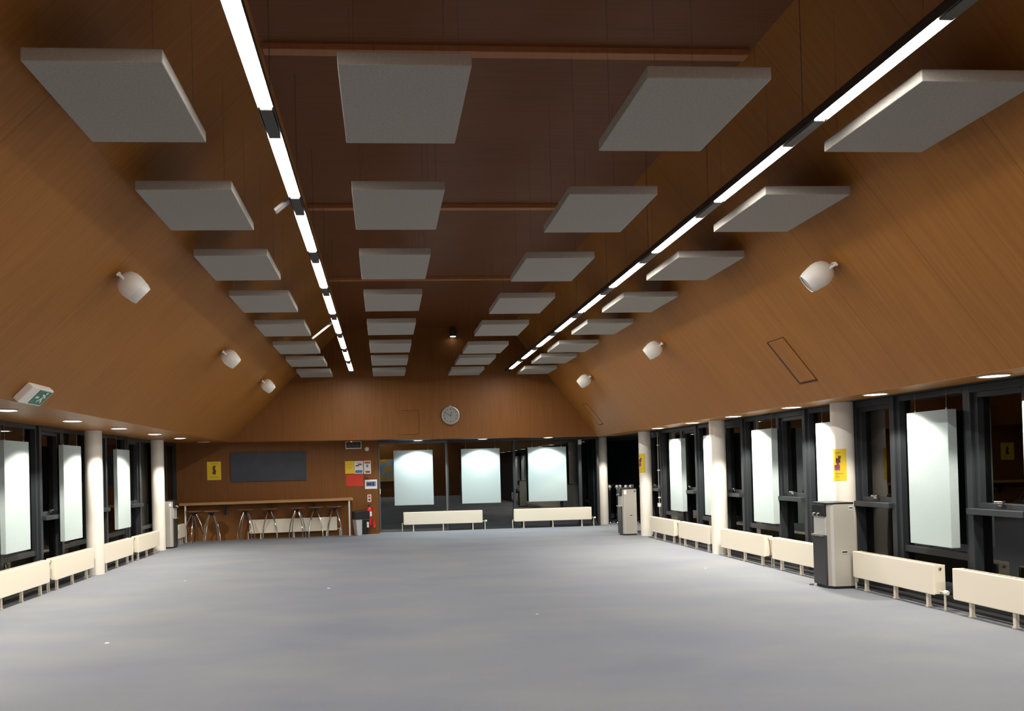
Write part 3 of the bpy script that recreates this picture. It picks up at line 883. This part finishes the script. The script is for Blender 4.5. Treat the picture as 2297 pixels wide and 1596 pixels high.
t = thing('fire_extinguisher', 'red fire extinguisher hung on the wood wall behind the bin', 'extinguisher', onwall(-.42, .11)[:2] + (.22,), ang)
obj('cylinder', lathe([(.06, 0), (.075, .015), (.075, .40), (.055, .455), (.025, .475)], 24), 'red_metal', t, smooth=True)
obj('label_band', lathe([(.0765, .24), (.0765, .36)], 24, cap=False), 'paper', t, smooth=True)
v = obj('valve_head', bx(-.02, .02, -.02, .02, .475, .525), 'black', t, bevel=.004)
obj('lever', xf(bx(-.01, .09, -.012, .012, .525, .535), Matrix.Identity(4)), 'black', v)
hs = obj('hose', tube([(.02, 0, .505), (.09, -.01, .50), (.125, -.02, .42), (.115, -.03, .25), (.12, -.03, .12)], .012, 8), 'red_metal', t, smooth=True)
obj('horn', xf(lathe([(.014, .12), (.03, .05), (.042, -.04)], 16), Matrix.Translation((.12, -.03, 0))), 'red_metal', hs, smooth=True)
obj('wall_bracket', bx(-.03, .03, .06, .10, .18, .40), 'black', t)

# ------------------------------------------------------------------ stanchions in the lobby corner
def make_post(label, loc):
    t = thing('barrier_post', label, 'barrier post', loc, 0, 'black barrier posts with chrome balls')
    obj('base', lathe([(.085, 0), (.085, .015), (.07, .035), (.03, .055), (.02, .06)], 24), 'chrome', t, smooth=True)
    obj('post', lathe([(.022, .05), (.022, .955)], 14), 'black', t, smooth=True)
    obj('collar', lathe([(.028, .90), (.036, .915), (.036, .94), (.024, .955)], 16), 'chrome', t, smooth=True)
    b = lathe([(.004, .95)] + [(.055 * math.sin(PI * i / 10), 1.0 - .055 * math.cos(PI * i / 10)) for i in range(1, 10)] + [(.004, 1.055)], 18)
    obj('ball', b, 'ball_steel', t, smooth=True)
    return t
pp = [(6.22, 20.60), (6.40, 20.52), (6.54, 20.66), (6.26, 20.90), (6.59, 20.33), (6.76, 20.45), (6.88, 20.68), (7.02, 20.34), (6.93, 19.98)]
pl = ['leftmost in the lobby corner', 'second from left in the lobby corner', 'third from left in the lobby corner', 'behind the leftmost one', 'just over the left edge of the far cooler', 'peeping over the middle of the far cooler', 'peeping over the right half of the far cooler', 'at the right, carrying the blue rope', 'rightmost, against the poster column']
p0 = None
for (x, y), lb in zip(pp, pl):
    lab = 'black barrier post with chrome ball top, ' + lb
    if p0 is None:
        p0 = make_post(lab, (x, y, 0))
    else:
        dup(p0, (x, y, 0), 0, lab)
rp = thing('velvet_rope', 'blue velvet rope hanging folded from the rightmost barrier posts', 'rope', (6.98, 20.16, 0))
obj('cord', tube([(.0, .10, .90), (-.01, .06, .55), (0, .02, .16), (.02, -.02, .14), (.01, -.06, .50), (0, -.09, .90)], .026, 10), 'velvet', rp, smooth=True)
for y in (.10, -.09):
    obj('hook', tube([(0, y, .90), (0, y, .94)], .018, 8), 'chrome', rp, smooth=True)

t = thing('motion_sensor', 'small white sensor box on a mullion of the end windows', 'sensor', (5.20, 19.80, 2.17))
obj('case', bx(-.04, .04, -.05, .035, 0, .13), 'white', t, bevel=.008)
obj('arm', tube([(.04, -.01, .06), (.13, -.01, .07)], .008), 'white', t)
t = thing('cable_conduit', 'thin dark conduit running down the window frame by the poster column', 'conduit', (6.02, 16.28, 0))
obj('pipe', tube([(0, 0, .50), (0, 0, 2.30)], .012), 'steel', t)
for z in (.85, 1.45, 2.0):
    obj('clip', bx(-.02, .03, -.02, .02, z, z + .025), 'white', t)
obj('socket', bx(-.03, .02, -.03, .03, .66, .74), 'white', t)

# ------------------------------------------------------------------ litter on the carpet
for k, (x, y, r, lb) in enumerate(((-2.71, 7.55, .3, 'nearest scrap, on the left of the carpet'), (-.80, 10.53, 1.0, 'scrap near the middle of the carpet'), (1.62, 8.15, .5, 'faint scrap right of the middle'), (-3.06, 11.8, .8, 'scrap toward the left radiators'), (4.82, 11.18, 1.4, 'faint scrap toward the right radiators'))):
    s = .022 if k in (0, 1) else .013
    o = obj('paper_scrap', prism([(-s, -s * .6), (s, -s * .8), (s * .7, s * .6), (-s * .4, s)], 0.0, .006), 'paper', loc=(x, y, 0.0), rot=(0, 0, r))
    tag(o, 'tiny white paper scrap on carpet, ' + lb, 'litter', 'paper scraps')

# ------------------------------------------------------------------ behind the camera: colourful picture the end windows mirror
t = thing('wall_picture', 'large colourful abstract picture on the rear wall, seen mirrored', 'picture', (.25, YR + .02, 0.95))
obj('canvas', bx(-.75, .75, 0, .03, 0, 1.35), noise_mat('picture_paint', (0.75, 0.42, 0.02), (0.22, 0.42, 0.72), (2.2, 1, 2.2), .7, 0, 3, .3, .42, .58), t)
obj('frame', bx(-.78, .78, -.015, .012, -.03, 1.38), 'black', t)
downlight(.25, YR + .55, 5.09, 'round downlight above the mirrored picture on the rear wall', 1600)
